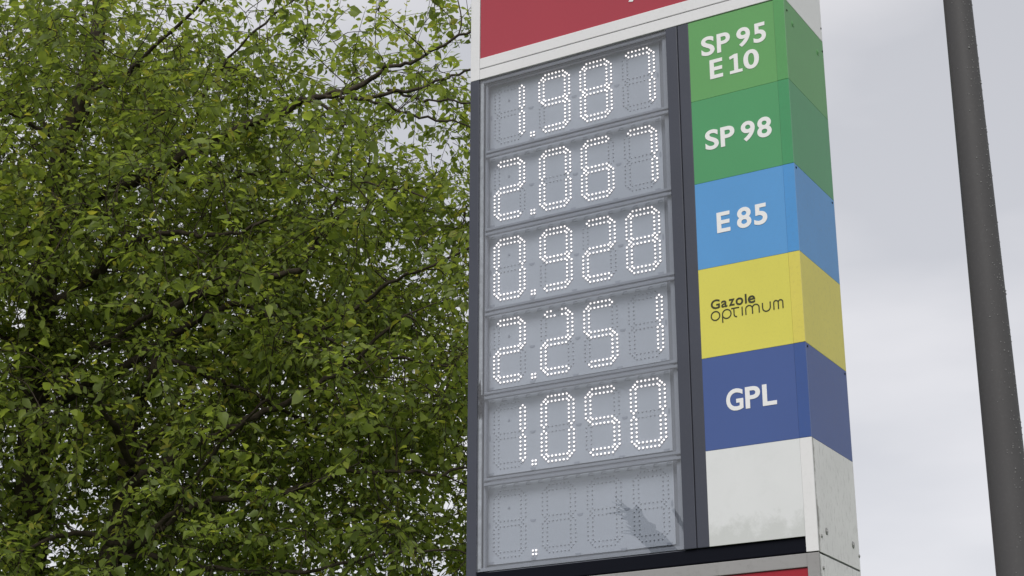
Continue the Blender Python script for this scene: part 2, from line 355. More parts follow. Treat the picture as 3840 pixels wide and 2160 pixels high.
HALF = [(-0.036, -0.012), (0.036, -0.012), (0.033, 0.004), (0.022, 0.015), (0.0, 0.019), (-0.022, 0.015), (-0.033, 0.004)]
OVAL = [(0.013 * math.cos(2 * math.pi * i / 12), 0.036 * math.sin(2 * math.pi * i / 12)) for i in range(12)]
ROUND = [(0.014 * math.cos(2 * math.pi * i / 10), 0.014 * math.sin(2 * math.pi * i / 10)) for i in range(10)]
CLIP = [(-0.036, 0.018), (-0.026, -0.014), (-0.014, -0.019), (0.026, -0.019), (0.026, -0.011), (-0.010, -0.010), (-0.020, 0.010), (0.036, 0.010), (0.036, 0.018)]
PRICES = ['1987', '2067', '0928', '2251', '1050', '    ']
FUELS = ['first', 'second', 'third', 'fourth', 'fifth', 'lowest']
DEAD = {(3, 1): {('a', 2), ('a', 3), ('a', 9)}}
rngl = random.Random(3)
for r, price in enumerate(PRICES):
    disp = slab('price_display', -3.893, -1.606, r - 0.022, r + 0.893, BOARD_W, BOARD_W + 0.010, M['panel'], sign, 0.0012)
    what = 'showing ' + price[0] + '.' + price[1:] if price.strip() else 'unlit except for its decimal point'
    tag(disp, 'grey LED price display ' + what)
    dark = []
    for i, ch in enumerate(price):
        lit = []
        for s, spots in SEG.items():
            for j, (x, y) in enumerate(spots):
                q = (DIG_U[i] + x, r + 0.079 + y)
                if s in LIT[ch] and (s, j) not in DEAD.get((r, i), ()): lit.append(q)
                else: dark.append(q)
        # drop dark tips that would sit inside a lit neighbour's tip
        if lit: 
            d = link('digit', led_mesh('digit', lit, True), disp); tag(d, 'lit white LED digit ' + ch)
        dark = [q for q in dark if all((q[0] - p[0]) ** 2 + (q[1] - p[1]) ** 2 > 0.018 ** 2 for p in lit)]
    tag(link('decimal_point', led_mesh('decimal_point', [(u, r + v) for u, v in DEC], True), disp), 'lit decimal point of four LEDs')
    tag(link('unlit_leds', led_mesh('unlit_leds', dark, False), disp), kind='stuff')
    wf = BOARD_W - 0.003
    for j in range(15):
        board_shape('board_slot', CLIP, -3.833 + 0.1559 * j, r + 0.026, M['clip'], disp, wf, BOARD_W - 0.0002)
    for u, v in ((-3.307, 0.452), (-2.723, 0.452), (-2.159, 0.456), (-3.303, 0.872), (-2.755, 0.878), (-2.207, 0.88), (-1.675, 0.878), (-3.845, 0.872)):
        board_shape('drain_slot', HALF, u, r + v, M['clip'], disp, wf, BOARD_W - 0.0002)
    board_shape('drain_slot', OVAL, -3.862, r + 0.455, M['clip'], disp, wf, BOARD_W - 0.0002)
    board_shape('drain_slot', OVAL, -1.632, r + 0.458, M['clip'], disp, wf, BOARD_W - 0.0002)
    board_shape('light_sensor', ROUND, -3.612, r + 0.278, M['clip'], disp, BOARD_W - 0.008, BOARD_W - 0.0002)

# ---- fuel panels, corner strips, side panels
def text_mesh(name, body, u0, u1, v0, v1, bold, parent, m, w=-0.0040):
    c = bpy.data.curves.new(name, 'FONT'); c.body = body; c.size = 1.0; c.offset = bold; c.resolution_u = 6; c.extrude = 0.01
    t = bpy.data.objects.new(name, c); COL.objects.link(t); bpy.context.view_layer.update()
    me = bpy.data.meshes.new_from_object(t.evaluated_get(bpy.context.evaluated_depsgraph_get()))
    bpy.data.objects.remove(t); bpy.data.curves.remove(c)
    co = np.empty(len(me.vertices) * 3); me.vertices.foreach_get('co', co); co = co.reshape(-1, 3)
    lo, hi = co.min(0), co.max(0)
    x = u0 + (co[:, 0] - lo[0]) / (hi[0] - lo[0]) * (u1 - u0); y = v1 + (co[:, 1] - lo[1]) / (hi[1] - lo[1]) * (v0 - v1)
    z = w + 0.0034 * (1 - (co[:, 2] - lo[2]) / (hi[2] - lo[2]))
    out = np.stack([x * S, z * S, 1.6 + (9.393 - y) * S], 1)
    me.vertices.foreach_set('co', out.ravel().astype(np.float32)); me.update(); me.name = name
    return link(name, me, parent, m)

def ribbon(name, strokes, width, parent, m, w=-0.0038):               # lettering drawn with one even pen width
    bm = bmesh.new()
    for st in strokes:
        p = np.array(st, float); n = len(p); closed = np.allclose(p[0], p[-1])
        t = np.gradient(p, axis=0)
        if closed: t[0] = t[-1] = p[1] - p[-2]
        t /= np.linalg.norm(t, axis=1)[:, None] + 1e-9
        nn = np.stack([-t[:, 1], t[:, 0]], 1) * width / 2
        fa = [bm.verts.new(P(*q, w)) for q in p + nn]; fb = [bm.verts.new(P(*q, w)) for q in p - nn]
        ba = [bm.verts.new(P(*q, -0.0003)) for q in p + nn]; bb = [bm.verts.new(P(*q, -0.0003)) for q in p - nn]
        for i in range(n - 1):
            bm.faces.new((fa[i], fa[i + 1], fb[i + 1], fb[i])); bm.faces.new((fa[i], ba[i], ba[i + 1], fa[i + 1])); bm.faces.new((fb[i], fb[i + 1], bb[i + 1], bb[i]))
        w -= 0.0001
    return link(name, bm_to(name, bm), parent, m)

def arc(cx, cy, rx, ry, a0, a1, n=18): return [(cx + rx * math.cos(R(a0 + (a1 - a0) * i / n)), cy - ry * math.sin(R(a0 + (a1 - a0) * i / n))) for i in range(n + 1)]

ROWS = [('g1', 'bright green fuel panel lettered SP 95 E 10'), ('g2', 'deeper green fuel panel lettered SP 98'), ('lb', 'sky blue fuel panel lettered E 85'),
        ('ye', 'yellow fuel panel lettered Gazole optimum'), ('db', 'dark blue fuel panel lettered GPL'), ('w', 'blank white fuel panel')]
panels = []
for r, (c, lab) in enumerate(ROWS):
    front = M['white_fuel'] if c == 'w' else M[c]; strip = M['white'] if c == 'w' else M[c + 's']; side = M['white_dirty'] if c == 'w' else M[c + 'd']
    v0, v1 = r + 0.0015, r + 1 - 0.0015
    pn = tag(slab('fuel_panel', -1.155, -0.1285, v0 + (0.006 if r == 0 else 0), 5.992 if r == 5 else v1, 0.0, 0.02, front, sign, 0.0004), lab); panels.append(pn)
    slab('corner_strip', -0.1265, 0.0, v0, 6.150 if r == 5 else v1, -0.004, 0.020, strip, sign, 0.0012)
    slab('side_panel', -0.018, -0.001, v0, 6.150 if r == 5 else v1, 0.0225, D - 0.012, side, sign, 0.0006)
slab('side_panel', -0.018, -0.0005, VT, -0.004, 0.0355, D - 0.012, M['white'], sign, 0.001)
slab('side_panel', -0.018, -0.004, 6.170, 13.38, 0.0225, D - 0.012, M['white_dirty'], sign, 0.001)
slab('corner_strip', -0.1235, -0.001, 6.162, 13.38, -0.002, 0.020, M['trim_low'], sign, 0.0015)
slab('panel_backing', -1.15, -0.13, 0.0, 5.99, 0.024, 0.19, M['gap'], sign, 0)

GLYPHS = [(0, 'S', -1.005, -0.843, 0.237, 0.477), (0, 'P', -0.814, -0.654, 0.242, 0.476), (0, '9', -0.576, -0.414, 0.240, 0.479), (0, '5', -0.376, -0.228, 0.238, 0.480),
          (0, 'E', -0.913, -0.757, 0.542, 0.779), (0, '0', -0.509, -0.325, 0.537, 0.774),
          (1, 'S', -1.006, -0.845, 1.390, 1.630), (1, 'P', -0.823, -0.657, 1.393, 1.628), (1, '9', -0.581, -0.419, 1.390, 1.630), (1, '8', -0.393, -0.227, 1.388, 1.630),
          (2, 'E', -0.913, -0.759, 2.388, 2.623), (2, '8', -0.680, -0.515, 2.385, 2.625), (2, '5', -0.484, -0.333, 2.386, 2.626),
          (4, 'G', -0.899, -0.710, 4.380, 4.616), (4, 'P', -0.686, -0.521, 4.384, 4.613), (4, 'L', -0.497, -0.343, 4.385, 4.613)]
for r, ch, u0, u1, v0, v1 in GLYPHS: text_mesh('letter', ch, u0, u1, v0, v1, 0.024, panels[r], M['letter'])
bm = bmesh.new()                           # the 1 with its flag and foot
one = [(-0.674, 0.777), (-0.524, 0.777), (-0.524, 0.741), (-0.574, 0.741), (-0.574, 0.542), (-0.610, 0.542), (-0.676, 0.563), (-0.670, 0.598), (-0.622, 0.586), (-0.622, 0.741), (-0.674, 0.741)]
f = [bm.verts.new(P(u, v, -0.0040)) for u, v in one]; k = [bm.verts.new(P(u, v, -0.0006)) for u, v in one]; bm.faces.new(f); bm.faces.new(k[::-1])
for i in range(len(one)): bm.faces.new((f[i], k[i], k[(i + 1) % len(one)], f[(i + 1) % len(one)]))
link('letter', bm_to('letter', bm), panels[0], M['letter'])
GAZ = [('G', -1.025, -0.921, 3.369, 3.473), ('a', -0.906, -0.836, 3.396, 3.473), ('z', -0.819, -0.752, 3.394, 3.47), ('o', -0.741, -0.655, 3.395, 3.478), ('l', -0.635, -0.615, 3.369, 3.474), ('e', -0.602, -0.52, 3.397, 3.482)]
for ch, u0, u1, v0, v1 in GAZ: text_mesh('letter', ch, u0, u1, v0, v1, 0.016, panels[3], M['ink'])
xh, bl = 3.502, 3.600; my = (xh + bl) / 2; rr = (bl - xh) / 2
o1 = -0.977; p1 = -0.848
def letter_m(x, wd):
    h = wd / 4
    return [[(x, bl)] + arc(x + h, xh + h, h, h, 180, 0, 12) + [(x + 2 * h, bl)], [(x + 2 * h, bl)] + [(x + 2 * h, xh + h)] + arc(x + 3 * h, xh + h, h, h, 180, 0, 12)[1:] + [(x + wd, bl)]]
GROUPS = [[arc(o1, my, rr, rr, 0, 360, 28)],
          [arc(p1, my, rr, rr, 0, 360, 28), [(p1 - rr, my), (p1 - rr, 3.640)]],
          [[(-0.795, xh), (-0.705, xh)], [(-0.765, xh), (-0.765, bl - 0.03)] + arc(-0.735, bl - 0.03, 0.03, 0.03, 180, 275, 8)],
          [[(-0.672, xh), (-0.672, bl)]], letter_m(-0.632, 0.150),
          [[(-0.443, xh), (-0.443, bl - 0.043)] + arc(-0.400, bl - 0.043, 0.043, 0.043, 180, 360, 14)[1:] + [(-0.357, xh)]], letter_m(-0.318, 0.100)]
for gl_ in GROUPS: ribbon('letter', gl_, 0.0125, panels[3], M['ink'])

def screw(v, w, r, m, h=0.004):
    bm = bmesh.new(); c = P(0, v, w); 
    bmesh.ops.create_cone(bm, cap_ends=True, segments=14, radius1=r, radius2=r * 0.7, depth=h, matrix=Matrix.Translation((c.x + h / 2 - 0.0008, c.y, c.z)) @ Matrix.Rotation(R(90), 4, 'Y'))
    bmesh.ops.create_cone(bm, cap_ends=True, segments=8, radius1=r * 0.35, radius2=r * 0.3, depth=h * 0.5, matrix=Matrix.Translation((c.x + h * 1.2 - 0.0008, c.y, c.z)) @ Matrix.Rotation(R(90), 4, 'Y'))
    return link('screw', bm_to('screw', bm), sign, m)
for v, w in ((2.035, 0.056), (2.045, 1.142), (0.129, 0.079), (0.133, 1.175)): screw(v, w, 0.006, M['gap'], 0.0025)
for v, w in ((4.035, 0.054), (4.038, 1.154), (-0.168, 1.18)): screw(v, w, 0.006, M['gap'], 0.0025)
for v, w in ((0.222, 0.24), (0.222, 1.013)): screw(v, w, 0.016, M['g1d'], 0.003)
for v, w in ((5.912, 0.262), (5.915, 1.027)): screw(v, w, 0.016, M['screw'], 0.0035)
for v, w in ((5.985, 0.112), (6.004, 1.190), (6.301, 0.111)): screw(v, w, 0.0085, M['screw'], 0.0035)

# ------------------------------------------------------------------ the lamp post
PX, PY = 0.967, -0.87
lamp = tag(empty('lamp_post', (PX, PY, 0)), 'plain grey tapered lamp post beside the price sign', 'lamp post')
def pole_r(z): return 0.5 * (0.1675 - 0.0150 * z)
zz = np.linspace(0, 8.0, 34)
V, F = tube_arrays([(PX, PY, z) for z in zz], [max(pole_r(z), 0.03) for z in zz], 40)
link('pole', np_mesh('pole', V, F), lamp, M['pole'])
bm = bmesh.new(); add_box(bm, (PX - 0.15, PY - 0.15, -0.01), (PX + 0.15, PY + 0.15, 0.022), 0.004); link('base_plate', bm_to('base_plate', bm), lamp, M['pole'])
V, F = tube_arrays(smooth_path([(PX, PY, 7.96), (PX + 0.15, PY - 0.1, 8.25), (PX + 0.7, PY - 0.4, 8.45), (PX + 1.3, PY - 0.7, 8.5)]), [0.03] * 13, 12)
link('arm', np_mesh('arm', V, F), lamp, M['pole'])
bm = bmesh.new(); bmesh.ops.create_uvsphere(bm, u_segments=20, v_segments=10, radius=0.5, matrix=Matrix.Translation((PX + 1.55, PY - 0.82, 8.5)) @ Matrix.Rotation(R(-27), 4, 'Z') @ Matrix.Diagonal((0.62, 0.28, 0.16, 1)))
link('lamp_head', bm_to('lamp_head', bm), lamp, M['pole'], True)
V = []; F = []; rng = np.random.default_rng(11)
for i in range(520):
    z = rng.uniform(2.2, 5.2); a = rng.normal(-0.35, 0.5); rr_ = pole_r(z); s_ = rng.uniform(0.0008, 0.0028) * (1.5 if rng.random() < 0.06 else 1)
    c = np.array((PX + rr_ * math.cos(a), PY + rr_ * math.sin(a), z))
    base = len(V)
    for d in ((1, 0, 0), (-1, 0, 0), (0, 1, 0), (0, -1, 0), (0, 0, 1.3), (0, 0, -1.3)): V.append(c + np.array(d) * s_)
    F += [(base + a_, base + b_, base + c_) for a_, b_, c_ in ((0, 2, 4), (2, 1, 4), (1, 3, 4), (3, 0, 4), (2, 0, 5), (1, 2, 5), (3, 1, 5), (0, 3, 5))]
tag(link('rain_specks', np_mesh('rain_specks', V, F), lamp, M['drop']), kind='stuff')

# limb paths in metres: points, radius at the root, radius at the tip
TRUNK_A = ([(-6.75, 2.32, 3.61), (-6.61, 2.14, 4.44), (-6.54, 2.01, 4.99), (-6.44, 1.89, 5.55), (-6.29, 1.78, 6.2), (-6.15, 1.68, 6.76), (-5.94, 1.66, 7.24), (-5.8, 1.57, 7.81), (-5.69, 1.44, 8.39), (-5.55, 1.28, 9.16)], 0.1, 0.03)
TRUNK_B = ([(-5.56, 1.85, 3.46), (-5.54, 1.89, 3.84), (-5.51, 1.92, 4.17), (-5.52, 1.92, 4.45), (-5.51, 1.94, 4.71), (-5.44, 1.99, 4.97), (-5.4, 2.02, 5.3)], 0.075, 0.018)
LIMBS = [
  ('A', [(-6.32, 1.77, 5.49), (-6.12, 1.74, 5.58), (-5.9, 1.72, 5.63), (-5.73, 1.7, 5.7), (-5.55, 1.66, 5.78), (-5.39, 1.64, 5.83), (-5.22, 1.64, 5.85), (-4.95, 1.66, 5.83), (-4.75, 1.69, 5.78), (-4.47, 1.7, 5.77), (-4.13, 1.69, 5.81)], 0.04, 0.008),
  ('A', [(-6.39, 1.87, 5.17), (-6.1, 1.88, 5.15), (-5.92, 1.83, 5.23), (-5.74, 1.83, 5.23), (-5.55, 1.81, 5.27), (-5.29, 1.77, 5.34), (-4.97, 1.74, 5.39), (-4.59, 1.69, 5.46)], 0.036, 0.008),
  ('A', [(-6.47, 1.96, 4.85), (-6.04, 2.02, 5.02), (-5.84, 2.05, 5.1), (-5.46, 2.1, 5.26), (-5.26, 2.12, 5.36), (-5.05, 2.15, 5.45), (-4.86, 2.2, 5.47), (-4.77, 2.24, 5.45), (-4.65, 2.31, 5.34), (-4.53, 2.37, 5.26), (-4.36, 2.44, 5.23), (-4.16, 2.53, 5.15), (-4.04, 2.59, 5.07), (-3.83, 2.67, 5.03), (-3.49, 2.8, 4.96)], 0.034, 0.008),
  ('A', [(-6.42, 1.87, 5.13), (-6.59, 1.83, 5.35), (-6.98, 1.75, 5.64), (-7.47, 1.64, 5.96)], 0.04, 0.01),
  ('A', [(-5.95, 1.74, 6.66), (-5.96, 1.53, 6.68), (-5.98, 1.37, 6.68), (-5.99, 1.14, 6.7), (-5.99, 0.92, 6.71), (-6.0, 0.57, 6.71)], 0.024, 0.008),
  ('A', [(-6.16, 1.69, 6.77), (-6.64, 1.74, 7.23), (-6.83, 1.75, 7.36), (-6.98, 1.76, 7.43), (-7.45, 1.78, 7.68)], 0.026, 0.008),
  ('A', [(-6.03, 1.67, 7.0), (-5.9, 1.64, 7.12), (-5.69, 1.68, 7.16), (-5.52, 1.69, 7.25), (-5.46, 1.69, 7.29), (-5.21, 1.69, 7.44), (-4.92, 1.68, 7.61), (-4.66, 1.63, 7.83)], 0.026, 0.008),
  ('A', [(-6.26, 1.76, 6.18), (-5.99, 1.8, 6.33), (-5.64, 1.89, 6.45), (-5.36, 1.96, 6.56), (-5.16, 2.01, 6.64), (-5.0, 2.04, 6.7), (-4.85, 2.08, 6.75), (-4.71, 2.12, 6.8), (-4.61, 2.15, 6.82), (-4.47, 2.18, 6.87), (-4.36, 2.2, 6.91), (-4.25, 2.24, 6.93), (-4.07, 2.3, 6.96), (-3.88, 2.35, 7.03), (-3.79, 2.36, 7.08), (-3.67, 2.4, 7.09), (-3.47, 2.45, 7.16), (-3.29, 2.49, 7.24), (-3.05, 2.56, 7.31)], 0.042, 0.007),
  ('A', [(-4.23, 2.21, 6.91), (-4.11, 2.24, 6.9), (-3.94, 2.29, 6.85), (-3.75, 2.33, 6.85), (-3.52, 2.37, 6.86), (-3.37, 2.39, 6.88), (-3.18, 2.4, 6.91), (-2.86, 2.43, 6.97)], 0.016, 0.006),
  ('A', [(-3.97, 2.32, 6.87), (-3.95, 2.34, 6.87), (-3.81, 2.49, 6.83), (-3.73, 2.58, 6.79), (-3.55, 2.75, 6.78), (-3.43, 2.87, 6.74), (-3.26, 3.09, 6.62)], 0.013, 0.005),
  ('A', [(-3.78, 2.37, 6.88), (-3.73, 2.36, 6.88), (-3.55, 2.39, 6.79), (-3.38, 2.41, 6.74), (-3.15, 2.43, 6.68), (-2.88, 2.45, 6.63)], 0.011, 0.005),
  ('A', [(-4.33, 2.16, 6.89), (-4.19, 2.17, 6.81), (-4.07, 2.17, 6.69), (-3.96, 2.17, 6.62), (-3.82, 2.17, 6.52), (-3.74, 2.16, 6.4)], 0.014, 0.005),
  ('A', [(-5.81, 1.58, 7.82), (-5.45, 1.68, 7.9), (-5.05, 1.81, 7.95), (-4.6, 1.98, 7.95), (-4.07, 2.22, 7.84)], 0.025, 0.008),
  ('A', [(-5.92, 1.64, 7.22), (-5.98, 1.64, 7.63), (-6.17, 1.58, 8.15), (-6.38, 1.51, 8.64)], 0.022, 0.008),
  ('B', [(-5.35, 1.75, 4.12), (-5.23, 1.76, 4.21), (-5.09, 1.78, 4.28), (-4.91, 1.82, 4.35), (-4.63, 1.87, 4.47), (-4.37, 1.93, 4.57), (-4.14, 1.98, 4.66), (-3.88, 2.02, 4.77), (-3.61, 2.04, 4.95), (-3.39, 2.06, 5.09)], 0.042, 0.008),
  ('B', [(-5.36, 1.72, 4.33), (-5.34, 1.92, 4.48), (-5.33, 2.11, 4.65), (-5.36, 2.29, 4.93), (-5.43, 2.45, 5.25), (-5.46, 2.63, 5.55)], 0.03, 0.008),
  ('B', [(-5.46, 1.79, 3.73), (-5.22, 1.77, 3.82), (-4.97, 1.75, 3.91), (-4.76, 1.68, 4.05), (-4.53, 1.6, 4.2), (-4.23, 1.53, 4.36), (-3.99, 1.48, 4.48)], 0.026, 0.008),
  ('B', [(-5.49, 1.8, 3.67), (-5.26, 1.87, 3.83), (-5.08, 1.93, 3.94), (-4.95, 1.96, 4.03), (-4.68, 2.1, 4.08), (-4.46, 2.22, 4.11), (-4.23, 2.33, 4.18), (-4.04, 2.41, 4.24), (-3.78, 2.56, 4.24), (-3.53, 2.72, 4.23), (-3.3, 2.83, 4.28)], 0.028, 0.008),
  ('B', [(-5.32, 1.72, 4.37), (-5.17, 1.35, 4.51), (-5.1, 1.1, 4.58), (-5.03, 0.79, 4.63)], 0.025, 0.007),
  ('B', [(-5.14, 1.74, 5.18), (-4.78, 1.73, 5.39), (-4.43, 1.81, 5.44), (-4.11, 1.89, 5.48), (-4.01, 1.87, 5.57), (-3.94, 1.85, 5.64), (-3.84, 1.82, 5.74), (-3.74, 1.77, 5.87)], 0.028, 0.007),
  ('B', [(-5.18, 1.72, 4.86), (-5.09, 1.81, 5.0), (-4.95, 2.08, 4.92), (-4.81, 2.34, 4.86), (-4.68, 2.62, 4.75), (-4.54, 2.91, 4.63), (-4.44, 3.19, 4.47)], 0.026, 0.007),
  ('A', [(-6.04, 2.29, 6.69), (-5.45, 2.4, 6.58), (-5.06, 2.44, 6.57), (-4.68, 2.49, 6.55), (-4.36, 2.54, 6.45), (-4.01, 2.61, 6.32), (-3.65, 2.68, 6.18)], 0.014, 0.006),
  ('B', [(-4.24, 2.27, 5.16), (-4.01, 2.29, 5.27), (-3.75, 2.31, 5.42), (-3.5, 2.35, 5.5), (-3.25, 2.39, 5.57), (-2.96, 2.43, 5.68)], 0.016, 0.006),
  ('A', [(-5.52, 2.12, 6.66), (-5.26, 2.08, 6.98), (-5.03, 2.04, 7.27), (-4.74, 2.07, 7.49), (-4.45, 2.11, 7.69), (-4.13, 2.17, 7.88)], 0.013, 0.006),
  ('B', [(-5.43, 1.77, 3.81), (-5.44, 1.54, 3.82), (-5.45, 1.31, 3.77), (-5.47, 1.05, 3.64), (-5.48, 0.74, 3.56)], 0.022, 0.007),
  ('B', [(-5.46, 1.79, 3.73), (-5.22, 1.88, 3.7), (-4.87, 2.01, 3.64), (-4.54, 2.13, 3.58), (-4.12, 2.26, 3.59), (-3.69, 2.36, 3.65), (-3.31, 2.47, 3.66)], 0.022, 0.007),
]

# ------------------------------------------------------------------ the trees
rng = np.random.default_rng(21)
E1 = np.array((0.8614, 0.5078, 0.0)); E2 = np.array((-0.5078, 0.8614, 0.0)); TC = np.array((-5.6, 1.9, 0.0))
tree_root = {}
TREE = {'A': ('tall broadleaf tree with an upright dark trunk and long outreaching limbs', TRUNK_A), 'B': ('broadleaf tree with a slimmer forked trunk and low limbs reaching to the sign', TRUNK_B)}
nodes = []; node_tree = []; node_r = []
for k, (lab, (pts, r0, r1)) in TREE.items():
    top = [np.array(p) for p in pts]; foot = top[0] + (top[0] - top[1]) * 0.6
    full = [(foot[0] - 0.05, foot[1], -0.15), (foot[0] - 0.03, foot[1], 0.35), (foot[0], foot[1], 1.9)] + top
    path = smooth_path(full, rng, 0.008, 5); n = len(path); s = np.linspace(0, 1, n)
    rad = np.interp(s, [0, 0.05, 0.22, 1], [r0 * 2.2, r0 * 1.7, r0 * 1.4, r1]) * (1 + rng.normal(0, 0.04, n))
    tr_ = tag(empty('broadleaf_tree', (foot[0], foot[1], 0)), lab, 'tree'); tree_root[k] = tr_
    V, F = tube_arrays(path, rad, 14); link('trunk', np_mesh('trunk', V, F), tr_, M['bark'])
    for q, rr_ in zip(path, rad):
        if q[2] > 3.4: nodes.append(q); node_tree.append(k); node_r.append(rr_)
for k, pts, r0, r1 in LIMBS:
    pts = np.array(pts)
    if np.linalg.norm(pts[0] - pts[1]) > 0.05:      # root the limb in the wood it leaves
        nn_ = np.array(nodes); j = int(np.argmin(((nn_ - pts[0]) ** 2).sum(1))); pts[0] = 0.35 * pts[0] + 0.65 * nn_[j]
        pts = np.vstack([nn_[j], pts]) if np.linalg.norm(nn_[j] - pts[0]) > 0.08 else pts
    path = smooth_path(pts, rng, 0.010, 4); n = len(path); rad = np.linspace(r0 * 1.05, r1, n) * (1 + rng.normal(0, 0.06, n))
    V, F = tube_arrays(path, rad, 8); link('branch', np_mesh('branch', V, F), tree_root[k], M['bark'])
    for q, rr_ in zip(path, rad): nodes.append(q); node_tree.append(k); node_r.append(rr_)

# leafy clumps through the crown, joined to the nearest wood
def density(r, d, z):
    p = 1.0
    p *= np.clip((z - 3.0) / 0.5, 0, 1) * np.clip((8.5 - z) / 1.3, 0.0, 1)
    p *= np.clip((3.4 - r) / 1.0, 0, 1) * np.clip((r + 2.6) / 1.0, 0, 1)
    e_ = ((r - 0.2) / 3.6) ** 2 + (d / 2.3) ** 2 + ((z - 5.8) / 4.2) ** 2
    p *= (e_ < 1)
    p *= np.where(d < -0.25, 0.30, 1.0)
    open_ = 1 / (1 + np.exp(-((r - 1.35) * 2.6 + (z - 6.55) * 2.4) * 1.6)) 
    p *= 1 - OPEN * open_
    return p
OPEN = 0.66
N_CLUMP = 2050
cl = []
while len(cl) < N_CLUMP:
    r_ = rng.uniform(-2.6, 3.4); d_ = rng.uniform(-2.6, 2.6); z_ = rng.uniform(3.0, 9.6)
    if rng.random() < density(r_, d_, z_): cl.append(TC + E1 * r_ + E2 * d_ + np.array((0, 0, z_)))
cl = np.array(cl)
NP_ = np.array(nodes); d0 = np.sqrt(((cl[:, None, :] - NP_[None, ::3, :]) ** 2).sum(2)).min(1)
cl = cl[np.argsort(d0)]
nodes_a = np.zeros((len(NP_) + len(cl) * 5, 3)); nodes_a[:len(NP_)] = NP_; nc = len(NP_); nt_ = list(node_tree); nr_ = list(node_r)
tubes = {'A': [], 'B': []}; clump_tree = []; clump_dir = []
for c in cl:
    dd = nodes_a[:nc] - c; dist = np.sqrt((dd ** 2).sum(1)) + np.where(nodes_a[:nc, 2] > c[2] + 0.25, 0.35, 0)
    j = int(np.argmin(dist)); a = nodes_a[j]; k = nt_[j]; ln = np.linalg.norm(c - a) + 1e-6
    mid = (a + c) / 2 + rng.normal(0, 0.07 * ln, 3) + np.array((0, 0, 0.10 * ln))
    path = smooth_path([a, a * 0.62 + mid * 0.38 + rng.normal(0, 0.03 * ln, 3), mid, c], None, 0, 3)
    r0 = min(nr_[j] * 0.7, 0.004 + 0.006 * ln + 0.002); r1 = 0.0028
    tubes[k].append((path, np.linspace(max(r0, 0.004), r1, len(path))))
    for q in path[3::2]:
        nodes_a[nc] = q; nc += 1; nt_.append(k); nr_.append(0.006)
    clump_tree.append(k); clump_dir.append((c - a) / ln)

LEAFP = {'A': [], 'B': []}                # position, axis, normal, length, tint
for c, k, dr in zip(cl, clump_tree, clump_dir):
    nt2 = int(rng.integers(5, 9)); ct = rng.normal(0, 0.12)
    for _ in range(nt2):
        o_ = dr * 0.5 + rng.normal(0, 0.75, 3); o_[2] += 0.10; o_ /= np.linalg.norm(o_) + 1e-9
        ln = rng.uniform(0.22, 0.55); droop = rng.uniform(0.05, 0.30) * ln
        st = c + rng.normal(0, 0.05, 3)
        ts = np.linspace(0, 1, 5)[:, None]; path = st + o_ * ln * ts + np.array((0, 0, -1.0)) * droop * ts ** 2
        tubes[k].append((path, np.linspace(0.0028, 0.0012, 5)))
        nl = int(rng.integers(7, 13)); side = 1
        perp = np.cross(o_, (0, 0, 1.0)); perp /= np.linalg.norm(perp) + 1e-9
        for i in range(nl):
            t_ = 0.12 + 0.88 * (i + rng.random() * 0.6) / nl; t_ = min(t_, 1.0)
            p_ = st + o_ * ln * t_ + np.array((0, 0, -droop * t_ ** 2)); side = -side
            ax = o_ * 0.55 + perp * side * 0.85 + np.array((0, 0, -rng.uniform(0.1, 0.95))) + rng.normal(0, 0.22, 3)
            nz = np.array((0, 0, 1.0)) + rng.normal(0, 0.6, 3)
            LEAFP[k].append((*p_, *ax, *nz, np.clip(rng.lognormal(-2.86, 0.28), 0.028, 0.105) * (0.75 if t_ > 0.85 else 1), np.clip(0.38 + ct + rng.normal(0, 0.24) + (0.26 if t_ > 0.8 else 0) + (0.35 if rng.random() < 0.02 else 0), 0, 1)))

for _ in range(500):                      # thin bare twigs left hanging inside the crown
    j = int(rng.integers(len(NP_), nc)); st = nodes_a[j]; o_ = rng.normal(0, 0.6, 3) + np.array((0, 0, -0.35)); o_ /= np.linalg.norm(o_); ln = rng.uniform(0.25, 0.7)
    ts = np.linspace(0, 1, 5)[:, None]; path = st + o_ * ln * ts + np.array((0, 0, -0.2)) * ln * ts ** 2 + rng.normal(0, 0.012, (5, 3)); path[0] = st
    tubes[nt_[j]].append((path, np.linspace(0.0042, 0.0016, 5)))

# one leaf: a folded, curled blade of eight triangles on a short stalk
LV = np.array([(0, 0.0, 0), (-0.24, 0.30, 0.06), (0, 0.30, -0.02), (0.24, 0.30, 0.06), (-0.20, 0.64, 0.03), (0, 0.64, -0.05), (0.20, 0.64, 0.03), (0, 1.0, -0.17), (-0.012, -0.16, 0.03), (0.012, -0.16, 0.03)])
LF = np.array([(0, 2, 1), (0, 3, 2), (1, 2, 5), (1, 5, 4), (2, 3, 6), (2, 6, 5), (4, 5, 7), (5, 6, 7), (8, 9, 0)])
def frames(A):
    pos = A[:, 0:3]; ax = A[:, 3:6] / np.linalg.norm(A[:, 3:6], axis=1)[:, None]
    nz = A[:, 6:9] - ax * (A[:, 6:9] * ax).sum(1)[:, None]; nz /= np.linalg.norm(nz, axis=1)[:, None] + 1e-9
    return pos, ax, nz, np.cross(ax, nz)
allL = {k: np.array(v) for k, v in LEAFP.items()}
